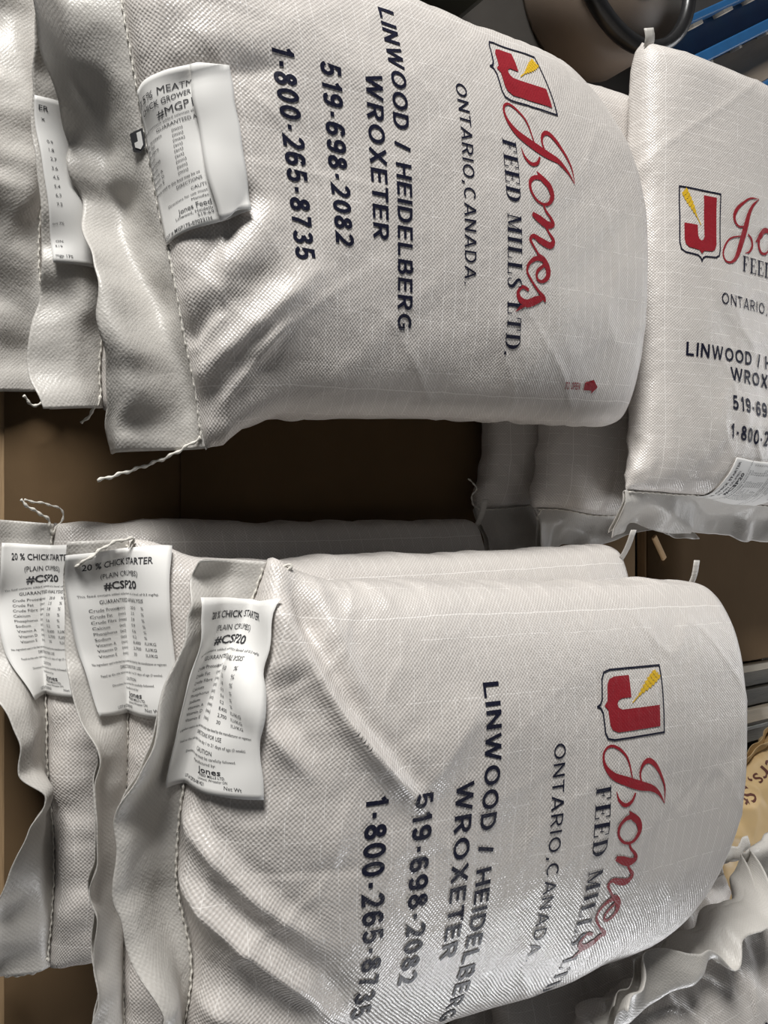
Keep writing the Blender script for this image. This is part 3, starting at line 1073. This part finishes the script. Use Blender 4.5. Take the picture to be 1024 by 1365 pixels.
def sheet(label, x0, x1, y0, y1, z, t=0.004, seed=3):
    xs, ys = np.linspace(x0, x1, 12), np.linspace(y0, y1, 8)
    X, Y = np.meshgrid(xs, ys)
    o = grid_obj('cardboard_sheet', np.stack([X, Y, 0 * X + z + t / 2], -1), M['cardboard'], thick=t)
    return tag_obj(o, label, 'cardboard')


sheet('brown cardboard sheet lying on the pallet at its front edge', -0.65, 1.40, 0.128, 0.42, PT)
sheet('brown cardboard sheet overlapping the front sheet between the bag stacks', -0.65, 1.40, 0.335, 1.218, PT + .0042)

# a second pallet beyond the dark gap, and the bare boards beside it
pallet('wooden pallet beyond the dark gap behind the bag stacks', -0.55, 0.325, 1.258, 2.05, PT)
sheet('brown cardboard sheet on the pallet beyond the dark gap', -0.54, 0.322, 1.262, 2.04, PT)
pr = empty('weathered_pallet', (0.75, 1.68, 0))
tag_obj(pr, 'weathered pallet of pale and grey boards under the kraft paper bag', 'pallet')
for (xa, xb, zz, mm) in ((.332, .347, .150, 'palewood'), (.350, .386, .128, 'greywood'), (.390, .426, .136, 'greywood'), (.430, .458, .150, 'palewood'), (.462, .51, .128, 'greywood'),
                         (.53, .62, .135, 'greywood'), (.65, .74, .135, 'greywood'), (.77, .86, .135, 'greywood'), (.89, .98, .135, 'greywood'), (1.0, 1.1, .135, 'greywood')):
    box('deck_board', xa - .75, xb - .75, 1.40 - 1.68, 2.05 - 1.68, zz - .018, zz, M[mm], pr, .0015)
for yy in (1.41, 1.70, 1.98):
    box('stringer', .332 - .75, 1.1 - .75, yy - 1.68, yy + .06 - 1.68, 0, .112, M['greywood'], pr, .002)
box('metal_strip', .474 - .75, .482 - .75, 1.42 - 1.68, 2.03 - 1.68, .1275, .131, M['steel'], pr, .0008)

# ------------------------------------------------------------------ right stack (chick starter), bottom to top
Z0 = PT + .0084


def std_flap(base, amp, seed, end=0.0):
    nz = Noise2(seed)
    return lambda xs: (base + amp * nz(xs * 6 + 3, xs * 0 + 2) * 1.5, 6 * nz(xs * 9 + 30, xs * 0 + 1))


def knots(xk, yk, zk):
    """seam line pulled out of straight: offsets along and up at points across the bag"""
    C = catmull(np.stack([xk, yk, zk], -1), 12)
    return lambda x: (np.interp(x, C[:, 0], C[:, 1]), np.interp(x, C[:, 0], C[:, 2]))


r1 = Bag('lowest white feed bag with a starter tag, resting on the cardboard', (0.262, 0.165, Z0), 0.0, L=.62, T=.118, seed=11, N=200, R=120, Ws=.25,
         flap_fn=std_flap(25, 22, 3), flap_len=.07, front=.15)
r1.tag(-0.225, .10, .165, .055, .035, chick_tag(.10), lift=.004)
r2 = Bag('middle white feed bag of three, its starter tag standing up straight', (0.300, 0.215, Z0 + .121), 0.0, roll=math.radians(1), L=.75, T=.118, seed=12, N=200, R=120, droop=.005,
         flap_fn=std_flap(35, 22, 5), flap_len=.065, front=.15)
r2.tag(-0.265, .105, .17, .062, .04, chick_tag(), lift=.006)
rid = [(-.235, .045, -.05, .235, .009, .018), (-.245, .03, -.175, .08, .014, .016), (-.19, .012, -.09, .12, .009, .012), (.01, .015, .15, .16, .012, .013), (-.05, .01, .06, .13, .009, .008),
       (-.14, .30, -.05, .22, .02, .004), (.12, .02, .16, .16, .016, .008), (-.25, .09, -.10, .20, .012, .005)]
rf0 = std_flap(32, 26, 9)


def rfl(xs):
    p, c = rf0(xs)
    e = smooth01((xs + .26) / .03) * smooth01((-.04 - xs) / .08)
    return p + 26 * e, c, 1 + 0 * xs


r3 = Bag('topmost white feed bag with a curled starter tag, on the taller stack', (0.316, 0.248, Z0 + .2415), math.radians(-2.0), roll=math.radians(4.5), L=.745, T=.135, seed=13, N=320, R=210, droop=.024,
         tilt=math.radians(1.5), ridges=rid, flap_fn=rfl, flap_len=.07, front=.17, cut=(.02, .16),
         seam_fn=knots([-.28, -.22, -.1, 0, .1, .28], [.06, .04, .0, -.005, .0, -.02], [.02, .01, 0, 0, 0, 0]))
r3.prints(da=.026, db=.036, ka=1.06)
r3.tag(-0.238, .105, .165, .065, .022, chick_tag(), lift=.005, stiff=3)

# ------------------------------------------------------------------ left stack (chick grower)
l1 = Bag('lowest white feed bag of the shorter front stack', (-0.415, 0.165, Z0), math.radians(1), L=.62, T=.088, seed=21, N=200, R=120,
         flap_fn=std_flap(5, 20, 13), flap_len=.085, front=.15)
l2 = Bag('middle white feed bag of the shorter stack, tag half hidden', (-0.385, 0.20, Z0 + .088), math.radians(3), L=.65, T=.088, seed=22, N=200, R=120, droop=.003,
         flap_fn=std_flap(10, 22, 15), flap_len=.075, front=.15)
l2.tag(-0.03, .062, .16, .070, .062,
       [('ER', .006, .004, .012, 'LEFT', .006, None), ('x', .005, .006, .024, 'LEFT', 0, None)]
       + [('%d.%d' % (k, 9 - k), .0034, .008, .05 + k * .0085, 'LEFT', 0, None) for k in range(8)]
       + [('ort 7%', .003, .003, .128, 'LEFT', 0, None), ('ON', .0036, .005, .150, 'LEFT', 0, None),
          ('519', .0036, .004, .158, 'LEFT', 0, None), ('mgp 175', .0034, .003, .170, 'LEFT', .004, None)], lift=.004)
rid = [(-.06, .03, -.10, .16, .018, -.009), (.03, .10, .12, .03, .016, -.010), (.215, .012, .10, .17, .016, .010), (.24, .035, .15, .13, .007, .005), (.19, .008, .15, .06, .007, .005), (-.19, .02, -.15, .10, .012, .006)]
lf0 = std_flap(0, 24, 19)


def lfl(xs):
    p, c = lf0(xs)
    e = smooth01((xs - .17) / .1)
    return p - 38 * e, c - 5 * e, 1 + .15 * e


l3 = Bag('topmost white feed bag with a folded grower tag, on the shorter stack', (-0.347, 0.235, Z0 + .180), math.radians(2.5), L=.70, T=.102, seed=23, N=320, R=200, droop=.010,
         ridges=rid, flap_fn=lfl, flap_len=.105, fold=.8, Ws=.285, front=.16, seam_slope=.14, cut=(.22, .03))
l3.prints(da=-.027)
lt, LS = l3.tag(-0.065, .096, .148, .0, .0, grower_tag(), lift=.004, skew=-.30, full=.19)
pp, qq = np.meshgrid(np.linspace(.0965, .058, 12), np.linspace(0, .148, 24))
kk = (.0965 - pp) / .0385
grid_obj('folded_edge', LS(pp, qq, .0012 + .007 * np.sin(kk * 2.4) * (0.6 + .4 * qq / .148)), M['paper'], lt, thick=.0005)

# ------------------------------------------------------------------ crosswise stacks
def ears(base, amp, seed):
    g = std_flap(base, amp, seed)
    return lambda xs: (*g(xs), .55 + 1.0 * smooth01((-xs - .02) / .2) + .5 * smooth01((xs - .1) / .15))


f1 = Bag('lowest white feed bag of the shaded crosswise stack', (-0.005, 1.065, Z0), math.radians(90), L=.66, T=.088, seed=31, N=200, R=110, flap_fn=ears(22, 16, 23), flap_len=.06, front=.13)
f2 = Bag('middle white feed bag of the shaded crosswise stack', (-0.0, 1.122, Z0 + .088), math.radians(90), L=.67, T=.088, seed=32, N=200, R=110, droop=.003, flap_fn=ears(-5, 30, 25), flap_len=.050, front=.13)
f3 = Bag('topmost crosswise white feed bag with print reading away from the gap', (-0.02, 1.20, Z0 + .178), math.radians(89), L=.685, T=.10, cut=(0, .12), seed=33, N=280, R=180, droop=.006,
         flap_fn=std_flap(-15, 20, 27), flap_len=.075, front=.15)
f3.prints(da=-.018, kb=.915, db=-.028)
f3.tag(-0.12, .085, .16, .0, .0, chick_tag(.085), skew=.35)

c1 = Bag('lowest white feed bag of the crumpled crosswise stack', (0.70, 1.0, Z0), math.radians(-90), L=.66, T=.11, seed=41, N=160, R=90, flap_fn=std_flap(20, 25, 33), flap_len=.07)
c2 = Bag('middle white feed bag of the crumpled crosswise stack', (0.648, 1.0, Z0 + .112), math.radians(-90), L=.68, T=.11, seed=42, N=160, R=90, rough=1.6, flap_fn=std_flap(30, 45, 35), flap_len=.12, fold=.8, droop=.006)
c3 = Bag('topmost crumpled white feed bag beside the kraft paper bag', (0.640, 1.07, Z0 + .226), math.radians(-86), L=.70, T=.11, seed=43, N=240, R=150, rough=1.8, flap_fn=std_flap(28, 42, 37), flap_len=.12, fold=.9, droop=.01)
c3.tag(-.25, .07, .12, .03, .03, chick_tag(.07), lift=.01)
c3.prints(full=False)

kb = Bag('tan kraft paper bag with maroon script on weathered boards', (0.545, 1.50, .137), math.radians(-62), W=.16, Ws=.165, L=.5, T=.11, front=.09, seed=51, N=200, R=120, rough=2.2, mat='kraft', fmat='kraft',
         flap_len=.04, name='kraft_paper_bag')
kb.root['category'] = 'paper bag'
kb.decal('script_lettering', text_flat('ers, St', .032, .13, .004), M['maroon'], -.01, .05)

# ------------------------------------------------------------------ background beyond the left stack
bd, bn = Vector((-.53, .85, 0)).normalized(), Vector((.85, .53, 0)).normalized()
br = empty('blue_steel_rack', (-1.04, 1.43, 0), math.atan2(bd.y, bd.x))
tag_obj(br, 'blue painted steel rack base with slotted beams and plywood shelf', 'rack')
# local x runs along the beam, local -y towards the second beam
box('beam_lip', .02, 1.2, -.016, 0, .0, .095, M['blue'], br, .003)
box('beam_trough', .02, 1.2, -.075, -.016, .0, .045, M['blue'], br, .002)
box('beam_lip', .02, 1.2, -.10, -.075, .0, .075, M['blue'], br, .003)
for k in range(9):
    box('slot_tab', -.06 + k * .13, -.02 + k * .13, -.024, -.0155, .05, .078, M['palewood'], br, .001)
    box('slot_tab', -.0 + k * .13, .012 + k * .13, -.106, -.0995, .03, .055, M['palewood'], br, .001)
box('shelf_panel', .02, 1.2, -.20, -.10, .0, .03, M['plywood'], br, .002)
box('beam_lip', .02, 1.2, -.215, -.20, .0, .085, M['blue'], br, .003)
box('beam_trough', .02, 1.2, -.29, -.215, .0, .045, M['blue'], br, .002)


def lathe(name, prof, mat, parent, seg=48):
    th = np.linspace(0, 2 * math.pi, seg, endpoint=False)
    P = np.array([[(r * math.cos(t), r * math.sin(t), z) for t in th] for r, z in prof])
    return grid_obj(name, P[:, ::1], mat, parent, closed=True)


dr = empty('fibre_drum', (-1.05, 1.22, 0))
tag_obj(dr, 'brown fibre drum with black rim behind the crosswise stack', 'drum')
lathe('drum_body', [(0, 0), (.155, 0), (.16, .01), (.16, .15), (0, .152)], M['drum'], dr)
lathe('drum_rim', [(.145, .138), (.168, .138), (.172, .146), (.168, .166), (.152, .168), (.145, .158), (.145, .138)], M['black'], dr)
lathe('drum_handle', [(.05, .1525), (.06, .1525), (.06, .160), (.05, .160), (.05, .1525)], M['black'], dr)
bn_ = empty('plastic_bin', (-0.93, .55, 0), math.radians(4))
tag_obj(bn_, 'dark olive plastic bin with folded rim beside the shorter stack', 'bin')
box('bin_body', -.15, .15, -.25, .25, 0, .25, M['bin'], bn_, .02)
box('bin_rim', -.165, .165, -.265, .265, .25, .275, M['bin'], bn_, .010)
box('bin_lid', -.155, .155, -.255, .255, .275, .285, M['bin'], bn_, .004)

# tiny mark on the tag edge that shows in front of the stitch
v, f = polys_flat([[(-.5, .45), (.5, .45), (.5, -.3), (0, -.5), (-.5, -.3)]], .2)
mesh_obj('printed_mark', LS(v[:, 0] * .014 - .0085, .042 - v[:, 1] * .022, 0 * v[:, 0] + .0006), f, M['ink'], lt)
v, f = polys_flat([[(.0, .38), (.38, .38), (.38, -.25), (.1, -.4), (-.3, -.2), (-.3, .0), (.0, .0)]], .2)
mesh_obj('printed_mark', LS(v[:, 0] * .012 - .0085, .042 - v[:, 1] * .020, 0 * v[:, 0] + .0012), f, M['paper'], lt)


def corner(bag, side):
    return bag.F[1, -1 if side > 0 else 0]


def tail(bag, side, offs, **kw):
    c = corner(bag, side)
    bag.string([c + np.array((-side * .012, 0, .002))] + [c + np.array(o) for o in offs], **kw)


# loose ends of the closing stitch
tail(l1, 1, [(.006, -.004, .002), (.020, -.016, .0), (.010, -.030, .006)])
tail(l3, 1, [(.006, -.03, -.01), (.018, -.06, -.02), (.03, -.10, -.025)])
tail(l2, 1, [(.004, -.01, .004), (.016, -.02, -.004)])
tail(r1, -1, [(-.006, -.006, .006), (-.016, -.022, .010), (-.026, -.034, .012)])
tail(r1, -1, [(-.010, .012, .004), (-.020, .0, .006), (-.026, -.03, .012)], r=.0011)
tail(r2, -1, [(.0, .004, .010), (.004, -.020, .016), (.02, -.045, .02), (.03, -.055, .0)])
tail(r3, -1, [(.004, .012, .010), (.002, .022, .014), (.016, .010, .012), (.034, -.004, .006)])
tail(f1, -1, [(-.010, .006, .010), (-.018, .020, .014), (-.010, .034, .016), (-.022, .048, .010)], r=.0012)
tail(f2, -1, [(.0, -.012, .006), (.014, -.03, .004)], r=.0014)
tail(r1, 1, [(.006, -.01, -.01), (.012, -.04, -.03)])

# pull-tape ends at the far seam of the bags
r1.tape(-.24, .03, h=.05, d=(-.9, 0, .5))
r2.tape(-.235, .07, h=.05, d=(-.9, 0, .5))
r3.tape(-.285, .06, h=.038)
f3.tape(-.24, .035, h=.026, d=(-.3, .8, .3), wa=(1, .4, 0), w=.02)

sp_ = box('wood_splinter', -.006, .006, -.028, .028, 0, .006, M['splinter'], None, .002)
pz = at(877, 730, PT + .004)
sp_.location = pz
sp_.rotation_euler = (0, 0, math.radians(-55))
tag_obj(sp_, 'pale splinter of wood lying on the far cardboard sheet', 'splinter')
